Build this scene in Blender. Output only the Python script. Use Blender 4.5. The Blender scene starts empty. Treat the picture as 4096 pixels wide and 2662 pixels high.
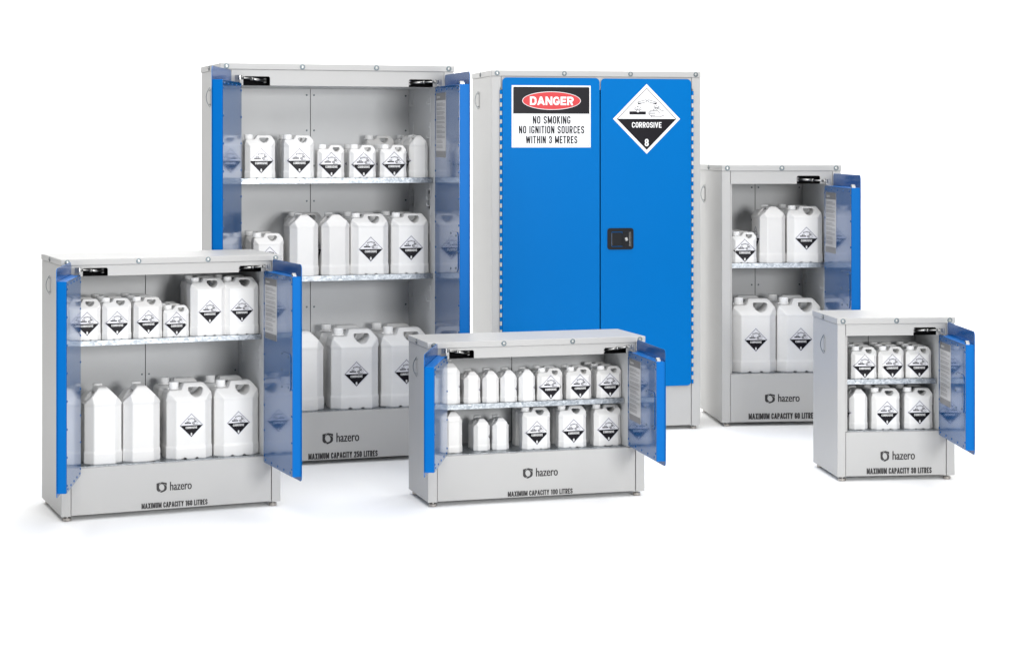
import bpy, bmesh, math, random
from mathutils import Vector, Matrix
from mathutils.bvhtree import BVHTree

scene = bpy.context.scene
col = scene.collection
R = math.radians

# ------------------------------------------------------------------ camera
cam_d = bpy.data.cameras.new('camera')
cam = bpy.data.objects.new('camera', cam_d)
col.objects.link(cam)
cam.location = (0, 0, 1.469)
cam.rotation_euler = (R(90), 0, 0)
cam_d.sensor_width = 36.0
cam_d.lens = 68.12
cam_d.shift_y = -0.1842
cam_d.clip_end = 500
scene.camera = cam

# ------------------------------------------------------------------ light: white studio surround + soft boxes + two added fill lamps
world = bpy.data.worlds.new('World')
scene.world = world
world.use_nodes = True
bg = world.node_tree.nodes['Background']
bg.inputs['Color'].default_value = (1, 1, 1, 1)
bg.inputs['Strength'].default_value = 0.22


def area(name, loc, target, size, energy, color=(1, 1, 1)):
    d = bpy.data.lights.new(name, 'AREA')
    d.shape = 'RECTANGLE'
    d.size, d.size_y = size
    d.energy = energy
    d.color = color
    o = bpy.data.objects.new(name, d)
    col.objects.link(o)
    o.location = loc
    o.rotation_euler = (Vector(target) - Vector(loc)).to_track_quat('-Z', 'Y').to_euler()
    return o


area('overhead_softbox', (0.2, 8.9, 4.6), (0.2, 8.9, 0), (9.0, 7.0), 570)
area('key_softbox', (3.0, 0.8, 1.75), (-0.2, 8.6, 0.8), (1.4, 1.4), 380)
area('added_front_fill', (0.3, 2.6, 4.3), (0.2, 9.0, 0.3), (4.0, 1.6), 210)  # added lamp without a known source, lifts the shaded low front panels
area('added_left_fill', (-4.5, 3.0, 2.0), (-0.6, 8.6, 0.9), (2.0, 2.0), 30)  # weak added lamp that brightens the left side panels
area('backdrop_light', (0, 11.6, 3.6), (0, 13.2, 2.4), (12.0, 0.8), 200)

scene.view_settings.view_transform = 'Standard'
scene.view_settings.look = 'None'
scene.view_settings.exposure = -0.27
scene.view_settings.gamma = 1.0
scene.view_settings.use_curve_mapping = False
scene.render.engine = 'CYCLES'
scene.cycles.use_denoising = True
scene.cycles.max_bounces = 10
scene.cycles.diffuse_bounces = 6
scene.cycles.glossy_bounces = 6
scene.cycles.sample_clamp_indirect = 6

# ------------------------------------------------------------------ materials
MATS = {}


def mat(name, color, rough=0.5, metal=0.0, spec=0.5, bump=None, mottle=None, coat=0.0, coat_rough=0.05, ior=1.5, wave=None):
    m = bpy.data.materials.new(name)
    m.use_nodes = True
    nt = m.node_tree
    b = nt.nodes['Principled BSDF']
    b.inputs['Base Color'].default_value = (*color, 1)
    b.inputs['Roughness'].default_value = rough
    b.inputs['Metallic'].default_value = metal
    b.inputs['Specular IOR Level'].default_value = spec
    b.inputs['IOR'].default_value = ior
    if coat:
        b.inputs['Coat Weight'].default_value = coat
        b.inputs['Coat Roughness'].default_value = coat_rough
    tc = nt.nodes.new('ShaderNodeTexCoord')
    if bump:
        n = nt.nodes.new('ShaderNodeTexNoise')
        n.inputs['Scale'].default_value = bump[0]
        n.inputs['Detail'].default_value = 3
        nt.links.new(tc.outputs['Object'], n.inputs['Vector'])
        bp = nt.nodes.new('ShaderNodeBump')
        bp.inputs['Strength'].default_value = bump[1]
        bp.inputs['Distance'].default_value = bump[2]
        nt.links.new(n.outputs['Fac'], bp.inputs['Height'])
        if wave:   # very slight oil-canning of the sheet
            n2 = nt.nodes.new('ShaderNodeTexNoise')
            n2.inputs['Scale'].default_value = wave[0]
            n2.inputs['Detail'].default_value = 1
            nt.links.new(tc.outputs['Object'], n2.inputs['Vector'])
            b2 = nt.nodes.new('ShaderNodeBump')
            b2.inputs['Strength'].default_value = wave[1]
            b2.inputs['Distance'].default_value = wave[2]
            nt.links.new(n2.outputs['Fac'], b2.inputs['Height'])
            nt.links.new(b2.outputs['Normal'], bp.inputs['Normal'])
        nt.links.new(bp.outputs['Normal'], b.inputs['Normal'])
        if coat:
            nt.links.new(bp.outputs['Normal'], b.inputs['Coat Normal'])
    if mottle:   # (scale, darkest factor): faint handling marks and batch variation
        n = nt.nodes.new('ShaderNodeTexNoise')
        n.inputs['Scale'].default_value = mottle[0]
        n.inputs['Detail'].default_value = 6
        n.inputs['Roughness'].default_value = 0.6
        nt.links.new(tc.outputs['Object'], n.inputs['Vector'])
        cr = nt.nodes.new('ShaderNodeValToRGB')
        cr.color_ramp.elements[0].position = 0.3
        cr.color_ramp.elements[1].position = 0.7
        k = mottle[1]
        cr.color_ramp.elements[0].color = (color[0] * k, color[1] * k, color[2] * k, 1)
        cr.color_ramp.elements[1].color = (*color, 1)
        nt.links.new(n.outputs['Fac'], cr.inputs['Fac'])
        nt.links.new(cr.outputs['Color'], b.inputs['Base Color'])
        mr = nt.nodes.new('ShaderNodeMapRange')
        mr.inputs['To Min'].default_value = rough * 0.85
        mr.inputs['To Max'].default_value = rough * 1.2
        nt.links.new(n.outputs['Fac'], mr.inputs['Value'])
        nt.links.new(mr.outputs['Result'], b.inputs['Roughness'])
    MATS[name] = m
    return m


def galvanised(name):
    m = bpy.data.materials.new(name)
    m.use_nodes = True
    nt = m.node_tree
    b = nt.nodes['Principled BSDF']
    b.inputs['Metallic'].default_value = 1.0
    tc = nt.nodes.new('ShaderNodeTexCoord')
    v = nt.nodes.new('ShaderNodeTexVoronoi')
    v.inputs['Scale'].default_value = 130
    wv = nt.nodes.new('ShaderNodeTexNoise')
    wv.inputs['Scale'].default_value = 60
    mx = nt.nodes.new('ShaderNodeVectorMath')
    mx.operation = 'MULTIPLY_ADD'
    mx.inputs[1].default_value = (0.02, 0.02, 0.02)
    nt.links.new(tc.outputs['Object'], wv.inputs['Vector'])
    nt.links.new(wv.outputs['Color'], mx.inputs[0])
    nt.links.new(tc.outputs['Object'], mx.inputs[2])
    nt.links.new(mx.outputs['Vector'], v.inputs['Vector'])
    sp = nt.nodes.new('ShaderNodeSeparateColor')
    nt.links.new(v.outputs['Color'], sp.inputs['Color'])
    cr = nt.nodes.new('ShaderNodeValToRGB')
    cr.color_ramp.elements[0].color = (0.22, 0.245, 0.27, 1)
    cr.color_ramp.elements[1].color = (0.46, 0.485, 0.51, 1)
    nt.links.new(sp.outputs[0], cr.inputs['Fac'])
    nt.links.new(cr.outputs['Color'], b.inputs['Base Color'])
    mr = nt.nodes.new('ShaderNodeMapRange')
    mr.inputs['To Min'].default_value = 0.32
    mr.inputs['To Max'].default_value = 0.48
    nt.links.new(sp.outputs[1], mr.inputs['Value'])
    nt.links.new(mr.outputs['Result'], b.inputs['Roughness'])
    bp = nt.nodes.new('ShaderNodeBump')
    bp.inputs['Strength'].default_value = 0.3
    bp.inputs['Distance'].default_value = 0.0008
    nt.links.new(sp.outputs[2], bp.inputs['Height'])
    nt.links.new(bp.outputs['Normal'], b.inputs['Normal'])
    MATS[name] = m


mat('floor_white', (0.97, 0.97, 0.965), 0.7, spec=0.15)
mat('grey_paint', (0.425, 0.423, 0.417), 0.40, spec=0.3, bump=(900, 0.05, 0.0006), mottle=(3.0, 0.965), wave=(2.6, 0.5, 0.005))
mat('liner_paint', (0.62, 0.628, 0.632), 0.35, spec=0.45, bump=(500, 0.12, 0.0008), mottle=(5.0, 0.95))
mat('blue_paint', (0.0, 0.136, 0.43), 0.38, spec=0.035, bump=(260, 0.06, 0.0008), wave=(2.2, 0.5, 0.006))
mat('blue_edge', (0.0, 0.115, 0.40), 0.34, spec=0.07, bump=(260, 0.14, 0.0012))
mat('blue_gloss_shaded', (0.0, 0.075, 0.245), 0.16, spec=0.4, bump=(200, 0.05, 0.0008), coat=0.45, coat_rough=0.035, ior=1.5)  # same paint as outside, inner-face shade put into the base colour
galvanised('galvanised')
mat('blue_lip_shaded', (0.0, 0.070, 0.25), 0.22, spec=0.28, bump=(200, 0.10, 0.0010), coat=0.2, coat_rough=0.06)  # same paint again, darkened to stand for the lip's dim reflections
mat('zinc', (0.15, 0.18, 0.195), 0.45, metal=1.0)
mat('steel', (0.34, 0.34, 0.335), 0.32, metal=1.0)
mat('brass_steel', (0.40, 0.375, 0.35), 0.3, metal=1.0)
mat('black_plastic', (0.005, 0.006, 0.008), 0.3, spec=0.18)
mat('shade_black', (0.004, 0.004, 0.005), 0.7, spec=0.1)  # flat black standing for shade in the slots and back seam
mat('jerrycan_white', (0.745, 0.745, 0.738), 0.33, spec=0.4, bump=(120, 0.06, 0.0012), mottle=(14.0, 0.965))
def per_object_tint(m, lo, warm):
    nt = m.node_tree
    b = nt.nodes['Principled BSDF']
    src = b.inputs['Base Color'].links[0].from_socket if b.inputs['Base Color'].links else None
    oi = nt.nodes.new('ShaderNodeObjectInfo')
    cr = nt.nodes.new('ShaderNodeValToRGB')
    cr.color_ramp.elements[0].color = (lo, lo * warm, lo * warm * warm, 1)
    cr.color_ramp.elements[1].color = (1, 1, 1, 1)
    nt.links.new(oi.outputs['Random'], cr.inputs['Fac'])
    mx = nt.nodes.new('ShaderNodeMix')
    mx.data_type = 'RGBA'
    mx.blend_type = 'MULTIPLY'
    mx.inputs['Factor'].default_value = 1
    if src:
        nt.links.new(src, mx.inputs['A'])
    else:
        mx.inputs['A'].default_value = b.inputs['Base Color'].default_value
    nt.links.new(cr.outputs['Color'], mx.inputs['B'])
    nt.links.new(mx.outputs['Result'], b.inputs['Base Color'])


per_object_tint(MATS['jerrycan_white'], 0.93, 0.988)
mat('cap_white', (0.82, 0.82, 0.815), 0.4, spec=0.4)
mat('sticker_white', (0.68, 0.68, 0.71), 0.25, spec=0.5)
mat('sign_white', (0.80, 0.80, 0.81), 0.4, spec=0.3)
mat('print_black', (0.008, 0.007, 0.010), 0.35, spec=0.12)
mat('print_white', (0.80, 0.80, 0.80), 0.3)
mat('print_red', (0.56, 0.045, 0.05), 0.4, spec=0.2)
mat('print_dark', (0.018, 0.016, 0.017), 0.5)
mat('sheet_silver', (0.48, 0.48, 0.49), 0.3, metal=0.15)
mat('sheet_band', (0.13, 0.13, 0.14), 0.3)
mat('sheet_text', (0.20, 0.20, 0.21), 0.4)
mat('grey_knuckle', (0.47, 0.47, 0.46), 0.4, spec=0.2)


# ------------------------------------------------------------------ mesh helpers
def finish(name, bm, m, parent=None, smooth=False, loc=None):
    bmesh.ops.recalc_face_normals(bm, faces=bm.faces)
    me = bpy.data.meshes.new(name)
    bm.to_mesh(me)
    bm.free()
    mats = m if isinstance(m, (list, tuple)) else [m]
    for k in mats:
        me.materials.append(MATS[k])
    if smooth:
        me.shade_smooth()
    return link(name, me, parent, loc)


def link(name, me, parent=None, loc=None, rot=None):
    o = bpy.data.objects.new(name, me)
    col.objects.link(o)
    if parent is not None:
        o.parent = parent
    if loc is not None:
        o.location = loc
    if rot is not None:
        o.rotation_euler = rot
    return o


def empty(name, loc=(0, 0, 0), rz=0.0, parent=None):
    o = bpy.data.objects.new(name, None)
    o.empty_display_size = 0.05
    col.objects.link(o)
    o.location = loc
    o.rotation_euler = (0, 0, rz)
    if parent is not None:
        o.parent = parent
    return o


def box(bm, x0, x1, y0, y1, z0, z1, bev=0.0, mi=0):
    r = bmesh.ops.create_cube(bm, size=1.0)
    vs = r['verts']
    for v in vs:
        v.co = Vector(((x0 + x1) / 2 + v.co.x * (x1 - x0), (y0 + y1) / 2 + v.co.y * (y1 - y0), (z0 + z1) / 2 + v.co.z * (z1 - z0)))
    fs = list({f for v in vs for f in v.link_faces})
    for f in fs:
        f.material_index = mi
    if bev > 0:
        es = list({e for v in vs for e in v.link_edges})
        bmesh.ops.bevel(bm, geom=es, offset=bev, segments=2, affect='EDGES', profile=0.5)


def boxobj(name, x0, x1, y0, y1, z0, z1, m, parent, bev=0.0012):
    bm = bmesh.new()
    box(bm, x0, x1, y0, y1, z0, z1, bev)
    return finish(name, bm, m, parent)


AX = {'xz': lambda a, b, c: Vector((a, c, b)), 'xy': lambda a, b, c: Vector((a, b, c)), 'yz': lambda a, b, c: Vector((c, a, b))}


def plate(bm, outer, holes=(), c0=0.0, c1=0.002, plane='xz', mi=0):
    """Flat sheet with real holes: outline loops in a plane, given thickness c0..c1."""
    f = AX[plane]
    edges = []
    nv = []
    for loop in [outer] + list(holes):
        vs = [bm.verts.new(f(a, b, c0)) for a, b in loop]
        nv += vs
        for i in range(len(vs)):
            edges.append(bm.edges.new((vs[i], vs[(i + 1) % len(vs)])))
    r = bmesh.ops.triangle_fill(bm, use_beauty=True, use_dissolve=False, edges=edges)
    faces = [g for g in r['geom'] if isinstance(g, bmesh.types.BMFace)]
    for q in faces:
        q.material_index = mi
    if c1 != c0:
        ex = bmesh.ops.extrude_face_region(bm, geom=faces)
        d = f(0, 0, c1) - f(0, 0, c0)
        for g in ex['geom']:
            if isinstance(g, bmesh.types.BMVert):
                g.co += d
            elif isinstance(g, bmesh.types.BMFace):
                g.material_index = mi
        for q in bm.faces:
            if any(v in nv for v in q.verts):
                q.material_index = mi


def rrect(x0, x1, z0, z1, r, n=5, corners=(1, 1, 1, 1)):
    """rounded rectangle loop; corners = bottom-left, bottom-right, top-right, top-left"""
    pts = []
    cs = [((x0, z0), 180), ((x1, z0), 270), ((x1, z1), 0), ((x0, z1), 90)]
    sg = [(1, 1), (-1, 1), (-1, -1), (1, -1)]
    for k in range(4):
        (x, z), a0 = cs[k]
        if not corners[k] or r <= 0:
            pts.append((x, z))
            continue
        cx, cz = x + sg[k][0] * r, z + sg[k][1] * r
        for i in range(n + 1):
            a = R(a0 + 90 * i / n)
            pts.append((cx + r * math.cos(a), cz + r * math.sin(a)))
    return pts


def circle(cx, cz, rx, rz=None, n=16):
    rz = rx if rz is None else rz
    return [(cx + rx * math.cos(2 * math.pi * i / n), cz + rz * math.sin(2 * math.pi * i / n)) for i in range(n)]


def lathe(bm, prof, n=20, axis='z', org=(0, 0, 0), rib=None, mi=0):
    """revolve (radius, height) profile; rib=(lo,hi,depth) gives a grooved side between those heights"""
    org = Vector(org)
    rings = []
    for r, h in prof:
        ring = []
        for i in range(n):
            a = 2 * math.pi * i / n
            rr = r
            if rib and rib[0] <= h <= rib[1] and i % 2:
                rr = r - rib[2]
            x, y = rr * math.cos(a), rr * math.sin(a)
            p = {'z': (x, y, h), 'y': (x, h, y), 'x': (h, x, y)}[axis]
            ring.append(bm.verts.new(org + Vector(p)))
        rings.append(ring)
    for k in range(len(rings) - 1):
        for i in range(n):
            f = bm.faces.new((rings[k][i], rings[k][(i + 1) % n], rings[k + 1][(i + 1) % n], rings[k + 1][i]))
            f.material_index = mi
    for ring in (rings[0], rings[-1]):
        f = bm.faces.new(ring)
        f.material_index = mi


def tube(bm, pts, r, n=8, mi=0):
    pts = [Vector(p) for p in pts]
    rings = []
    rs = r if isinstance(r, (list, tuple)) else [r] * len(pts)
    for i, p in enumerate(pts):
        d = (pts[min(i + 1, len(pts) - 1)] - pts[max(i - 1, 0)]).normalized()
        q = d.to_track_quat('Z', 'Y').to_matrix()
        rings.append([bm.verts.new(p + q @ Vector((rs[i] * math.cos(2 * math.pi * k / n), rs[i] * math.sin(2 * math.pi * k / n), 0))) for k in range(n)])
    for a, b in zip(rings, rings[1:]):
        for k in range(n):
            f = bm.faces.new((a[k], a[(k + 1) % n], b[(k + 1) % n], b[k]))
            f.material_index = mi
            f.smooth = True
    for ring in (rings[0], rings[-1]):
        f = bm.faces.new(ring)
        f.material_index = mi


_TXT = {}


def text2d(s, bold=0.0, spacing=1.0):
    """outline of a word as (verts, faces) fitted to a unit box"""
    key = (s, bold, spacing)
    if key in _TXT:
        return _TXT[key]
    cu = bpy.data.curves.new('lettering_source', 'FONT')
    cu.body = s
    cu.offset = bold
    cu.space_character = spacing
    cu.resolution_u = 3
    o = bpy.data.objects.new('lettering_source', cu)
    col.objects.link(o)
    dg = bpy.context.evaluated_depsgraph_get()
    me = bpy.data.meshes.new_from_object(o.evaluated_get(dg))
    vs = [(v.co.x, v.co.y) for v in me.vertices]
    fs = [tuple(p.vertices) for p in me.polygons]
    bpy.data.objects.remove(o)
    bpy.data.curves.remove(cu)
    bpy.data.meshes.remove(me)
    x0, x1 = min(v[0] for v in vs), max(v[0] for v in vs)
    y0, y1 = min(v[1] for v in vs), max(v[1] for v in vs)
    vs = [((x - x0) / (x1 - x0), (y - y0) / (y1 - y0)) for x, y in vs]
    _TXT[key] = (vs, fs)
    return _TXT[key]


# ---- condensed sans lettering drawn as mitred strokes (letters in a unit-high box)
def _arc(cx, cy, rx, ry, a0, a1, n=7):
    return [(cx + rx * math.cos(R(a0 + (a1 - a0) * i / n)), cy + ry * math.sin(R(a0 + (a1 - a0) * i / n))) for i in range(n + 1)]


def glyph(ch, w, s):
    """strokes of a capital or digit: list of (points, closed) on centre lines; box is w wide, 1 high, stroke s"""
    h = s / 2
    L, Rr, B, T = h, w - h, h, 1 - h
    m = .5
    rx = (Rr - L) / 2
    ry = min(rx * 1.15, .24)
    c = w / 2
    top = _arc(c, T - ry, rx, ry, 0, 180)
    bot = _arc(c, B + ry, rx, ry, 180, 360)
    e = s            # overshoot, trimmed by the box
    if ch in 'O0': return [(top + bot, True)]
    if ch == 'C': return [([(Rr, .66)] + top + bot + [(Rr, .34)], False)]
    if ch == 'G': return [([(Rr, .68)] + top + bot + [(Rr, m - h), (c, m - h)], False)]
    if ch == 'D': return [([(L, B), (c, B)] + _arc(c, B + ry, rx, ry, 270, 360) + _arc(c, T - ry, rx, ry, 0, 90) + [(L, T)], True)]
    if ch == 'U': return [([(L, 1 + e), (L, B + ry)] + bot[1:-1] + [(Rr, B + ry), (Rr, 1 + e)], False)]
    if ch == 'S' :
        q = (T - m) / 2
        return [([(Rr, .70)] + _arc(c, T - q, rx, q, 0, 180)[0:] + _arc(c, T - q, rx, q, 180, 250, 3)[1:] + [(c, m)] + _arc(c, B + q, rx, q, 70, -180, 12) + [(L, .30)], False)]
    if ch in 'PR':
        q = (T - .46) / 2
        r = [([(L, -e), (L, 1 + e)], False), ([(L, T), (c, T)] + _arc(c, T - q, rx, q, 90, -90, 8) + [(L, .46)], False)]
        if ch == 'R': r.append(([(c + rx * .1, .46), (Rr + h * .2, -e)], False))
        return r
    if ch == 'B':
        q = (T - .5) / 2
        return [([(L, -e), (L, 1 + e)], False), ([(L, T), (c, T)] + _arc(c, T - q, rx, q, 90, -90, 8) + _arc(c, B + q, rx, q, 90, -90, 8) + [(L, B)], False)]
    if ch == 'A':
        k = .3
        return [([(c, 1 + .0), (L - h * .2 - (0), -e * .0)], False), ([(c, 1.0), (Rr + h * .2, 0)], False), ([(w * .26, k), (w * .74, k)], False)]
    if ch == 'V': return [([(L - h * .3, 1 + e), (c, 0)], False), ([(Rr + h * .3, 1 + e), (c, 0)], False)]
    if ch == 'N': return [([(L, -e), (L, 1 + e)], False), ([(Rr, -e), (Rr, 1 + e)], False), ([(L, 1), (Rr, 0)], False)]
    if ch == 'M': return [([(L, -e), (L, 1 + e)], False), ([(Rr, -e), (Rr, 1 + e)], False), ([(L, 1), (c, .12)], False), ([(Rr, 1), (c, .12)], False)]
    if ch == 'W': return [([(L - h * .4, 1 + e), (w * .27, 0)], False), ([(w * .27, 0), (c, .9)], False), ([(c, .9), (w * .73, 0)], False), ([(w * .73, 0), (Rr + h * .4, 1 + e)], False)]
    if ch == 'X': return [([(L - h * .2, -e * .3), (Rr + h * .2, 1 + e * .3)], False), ([(L - h * .2, 1 + e * .3), (Rr + h * .2, -e * .3)], False)]
    if ch == 'Y': return [([(L - h * .3, 1 + e * .4), (c, .42)], False), ([(Rr + h * .3, 1 + e * .4), (c, .42)], False), ([(c, .5), (c, -e)], False)]
    if ch == 'K': return [([(L, -e), (L, 1 + e)], False), ([(L, .36), (Rr + h * .2, 1 + e * .5)], False), ([(w * .42, .52), (Rr + h * .4, -e * .5)], False)]
    if ch == 'E': return [([(Rr + e, T), (L, T), (L, B), (Rr + e, B)], False), ([(L, m), (Rr + h * .3, m)], False)]
    if ch == 'H': return [([(L, -e), (L, 1 + e)], False), ([(Rr, -e), (Rr, 1 + e)], False), ([(L, m), (Rr, m)], False)]
    if ch == 'I': return [([(c, -e), (c, 1 + e)], False)]
    if ch == 'L': return [([(L, 1 + e), (L, B), (Rr + e, B)], False)]
    if ch == 'T': return [([(-e, T), (w + e, T)], False), ([(c, T), (c, -e)], False)]
    if ch == '1': return [([(w * .62, -e), (w * .62, 1 + e)], False), ([(w * .62, T), (w * .1, T - .13)], False)]
    q = (T - .5) / 2
    if ch == '2': return [([(L, .66)] + _arc(c, T - rx * 1.1, rx, rx * 1.1, 180, -10, 10) + [(Rr - rx * .2, .5), (L, B), (Rr + e, B)], False)]
    if ch == '3': return [([(L, .72)] + _arc(c, T - q, rx, q, 180, -80, 12) + [(c * .9, m)], False), ([(c * .9, m)] + _arc(c, B + q, rx, q, 80, -180, 12) + [(L, .28)], False)]
    if ch == '5': return [([(Rr + e, T), (L, T), (L, .52)], False), ([(L, .5)] + _arc(c, .58 - q * .9, rx, q * .9, 120, 0, 6) + [(Rr, B + ry)] + _arc(c, B + ry, rx, ry, 0, -180, 9) + [(L, .3)], False)]
    if ch == '6': return [(_arc(c, B + q + .03, rx, q + .03, 0, 360, 16)[:-1], True), ([(Rr, .70)] + top + [(L, .3)], False)]
    if ch == '8': return [(_arc(c, T - q, rx * .92, q, 0, 360, 16)[:-1], True), (_arc(c, B + q, rx, q, 0, 360, 16)[:-1], True)]
    return []


def _clip(poly, w):
    for ax, lim, sg in ((1, 0, 1), (1, 1, -1), (0, 0, 1), (0, w, -1)):
        out = []
        for i in range(len(poly)):
            a, b = poly[i], poly[(i + 1) % len(poly)]
            da, db = sg * (a[ax] - lim), sg * (b[ax] - lim)
            if da >= 0:
                out.append(a)
            if (da < 0) != (db < 0):
                t = da / (da - db)
                out.append((a[0] + t * (b[0] - a[0]), a[1] + t * (b[1] - a[1])))
        poly = out
        if len(poly) < 3:
            return []
    return poly


def thick(pts, closed, s):
    """mitred quads along a polyline"""
    p = [pts[0]]
    for q in pts[1:]:
        if math.hypot(q[0] - p[-1][0], q[1] - p[-1][1]) > 1e-4:
            p.append(q)
    if closed and math.hypot(p[0][0] - p[-1][0], p[0][1] - p[-1][1]) < 1e-4:
        p.pop()
    n = len(p)
    lr = []
    for i in range(n):
        a = p[(i - 1) % n] if closed or i > 0 else None
        b = p[(i + 1) % n] if closed or i < n - 1 else None
        d = []
        for u, v in ((a, p[i]), (p[i], b)):
            if u and v:
                L = math.hypot(v[0] - u[0], v[1] - u[1])
                d.append(((v[0] - u[0]) / L, (v[1] - u[1]) / L))
        nx, ny = sum(-q[1] for q in d), sum(q[0] for q in d)
        L = math.hypot(nx, ny) or 1
        nx, ny = nx / L, ny / L
        k = s / 2 / max(.45, nx * -d[0][1] + ny * d[0][0])
        lr.append(((p[i][0] + nx * k, p[i][1] + ny * k), (p[i][0] - nx * k, p[i][1] - ny * k)))
    return [[lr[i][0], lr[i][1], lr[(i + 1) % n][1], lr[(i + 1) % n][0]] for i in range(n if closed else n - 1)]


WIDE = {'M': 1.32, 'W': 1.5, 'I': .36, '1': .72, 'L': .86, 'E': .88, 'T': .95, 'A': 1.12, 'V': 1.1, 'Y': 1.08, 'X': 1.1, ' ': .48, 'N': 1.04}


def sign_text(bm, txt, x0, x1, z0, z1, y, weight=.16, gap=.09, mi=0):
    """one line of condensed capitals filling the box x0..x1, z0..z1"""
    H = z1 - z0
    A = (x1 - x0) / H                       # available width in letter heights
    base = (A - gap * (len(txt) - 1)) / sum((WIDE.get(c, 1.0) if c != 'I' else 0) for c in txt if True) if 'I' not in txt else \
        (A - gap * (len(txt) - 1) - weight * txt.count('I')) / sum(WIDE.get(c, 1.0) for c in txt if c != 'I')
    x = 0
    k = 0
    for c in txt:
        w = weight if c == 'I' else base * WIDE.get(c, 1.0)
        for pts, closed in glyph(c, w, weight):
            k = (k + 1) % 6
            for quad in thick(pts, closed, weight):
                q = _clip(quad, w)
                if q:
                    vs = [bm.verts.new((x0 + (x + a) * H, y - k * 4e-5, z0 + b * H)) for a, b in q]
                    try:
                        f = bm.faces.new(vs)
                        f.material_index = mi
                    except ValueError:
                        pass
        x += w + gap


def put_text(bm, s, x0, x1, z0, z1, y, bold=0.0, mi=0, spacing=1.0, plane='xz'):
    vs, fs = text2d(s, bold, spacing)
    f = AX[plane]
    nv = [bm.verts.new(f(x0 + a * (x1 - x0), z0 + b * (z1 - z0), y)) for a, b in vs]
    for q in fs:
        try:
            fc = bm.faces.new([nv[i] for i in q])
            fc.material_index = mi
        except ValueError:
            pass


def flat(bm, pts, y, mi=0, plane='xz'):
    f = AX[plane]
    vs = [bm.verts.new(f(a, b, y)) for a, b in pts]
    if len(vs) <= 4:
        fc = bm.faces.new(vs)
        fc.material_index = mi
    else:
        es = [bm.edges.new((vs[i], vs[(i + 1) % len(vs)])) for i in range(len(vs))]
        r = bmesh.ops.triangle_fill(bm, use_beauty=True, use_dissolve=False, edges=es)
        for g in r['geom']:
            if isinstance(g, bmesh.types.BMFace):
                g.material_index = mi


def ring2d(bm, outer, inner, y, mi=0):
    """strip between two loops with the same number of points"""
    a = [bm.verts.new((p[0], y, p[1])) for p in outer]
    b = [bm.verts.new((p[0], y, p[1])) for p in inner]
    n = len(a)
    for i in range(n):
        f = bm.faces.new((a[i], a[(i + 1) % n], b[(i + 1) % n], b[i]))
        f.material_index = mi


def stroke(bm, pts, w, y, mi=0):
    for (x0, z0), (x1, z1) in zip(pts, pts[1:]):
        dx, dz = x1 - x0, z1 - z0
        L = math.hypot(dx, dz)
        if L == 0:
            continue
        nx, nz = -dz / L * w / 2, dx / L * w / 2
        ex, ez = dx / L * w / 2, dz / L * w / 2
        vs = [bm.verts.new((x, y, z)) for x, z in ((x0 + nx - ex, z0 + nz - ez), (x0 - nx - ex, z0 - nz - ez), (x1 - nx + ex, z1 - nz + ez), (x1 + nx + ex, z1 + nz + ez))]
        f = bm.faces.new(vs)
        f.material_index = mi


# ------------------------------------------------------------------ the corrosive placard (shared drawing)
def placard(rad, border, step, wfac=1.0):
    """diamond placard in the xz plane facing -y. rad: half diagonal of the printed diamond. Materials: 0 white, 1 black, 2 white print"""
    bm = bmesh.new()
    ro = rad + border
    flat(bm, [(0, -ro), (ro, 0), (0, ro), (-ro, 0)], 0.0, 0)
    y1, y2 = -step, -2 * step
    lw = rad * 0.017 * wfac
    ri = rad - lw * 1.414
    ring2d(bm, [(0, -rad), (rad, 0), (0, rad), (-rad, 0)], [(0, -ri), (ri, 0), (0, ri), (-ri, 0)], y1, 1)
    flat(bm, [(0, -ri - 0.0002), (ri + 0.0002, 0), (-ri - 0.0002, 0)], y1, 1)

    def P(px, py):
        return ((px - 747) / 603 * rad, (755 + (px - 747) * 0.0216 - py) / 603 * rad)
    sw = 9 / 603 * rad * wfac
    for line in ([(567, 425), (728, 384), (745, 390), (748, 404), (738, 422), (577, 466), (567, 425)],
                 [(950, 436), (790, 386), (772, 390), (768, 404), (782, 424), (940, 474), (950, 436)],
                 [(490, 552), (545, 592)], [(512, 525), (552, 585)], [(623, 528), (588, 585)], [(645, 560), (592, 595)],
                 [(885, 522), (930, 550)], [(900, 500), (937, 545)], [(998, 503), (962, 545)], [(1013, 527), (968, 553)],
                 [(1100, 607), (1075, 607), (1000, 565), (960, 565), (948, 575), (935, 565), (895, 567), (885, 580), (893, 595), (970, 600), (1012, 645)],
                 [(893, 597), (820, 597), (808, 610), (818, 625), (918, 629)], [(818, 627), (795, 630), (785, 642), (795, 657), (918, 662)],
                 [(800, 659), (808, 680), (820, 690), (918, 694)], [(840, 694), (838, 708), (850, 720), (1030, 722), (1065, 697), (1098, 698)]):
        stroke(bm, [P(*q) for q in line], sw, y1, 1)
    for poly in ([(568, 440), (670, 440), (577, 466)], [(850, 444), (948, 446), (940, 472)],
                 [(397, 603), (540, 603), (548, 618), (570, 625), (590, 618), (596, 607), (730, 611), (730, 669), (397, 663)],
                 [(568, 486), (580, 520), (568, 532), (556, 520)], [(568, 538), (580, 570), (568, 584), (556, 570)],
                 [(948, 488), (956, 508), (948, 516), (940, 508)], [(948, 524), (956, 544), (948, 552), (940, 544)]):
        flat(bm, [P(*q) for q in poly], y1 - step * 0.5, 1)
    a, b = P(447, 872), P(1048, 872)
    sign_text(bm, 'CORROSIVE', a[0], b[0], -0.285 * rad, -0.105 * rad, y2, weight=.165, gap=.10, mi=2)
    sign_text(bm, '8', -0.068 * rad, 0.068 * rad, -0.885 * rad, -0.645 * rad, y2, weight=.18, mi=2)
    return bm


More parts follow.
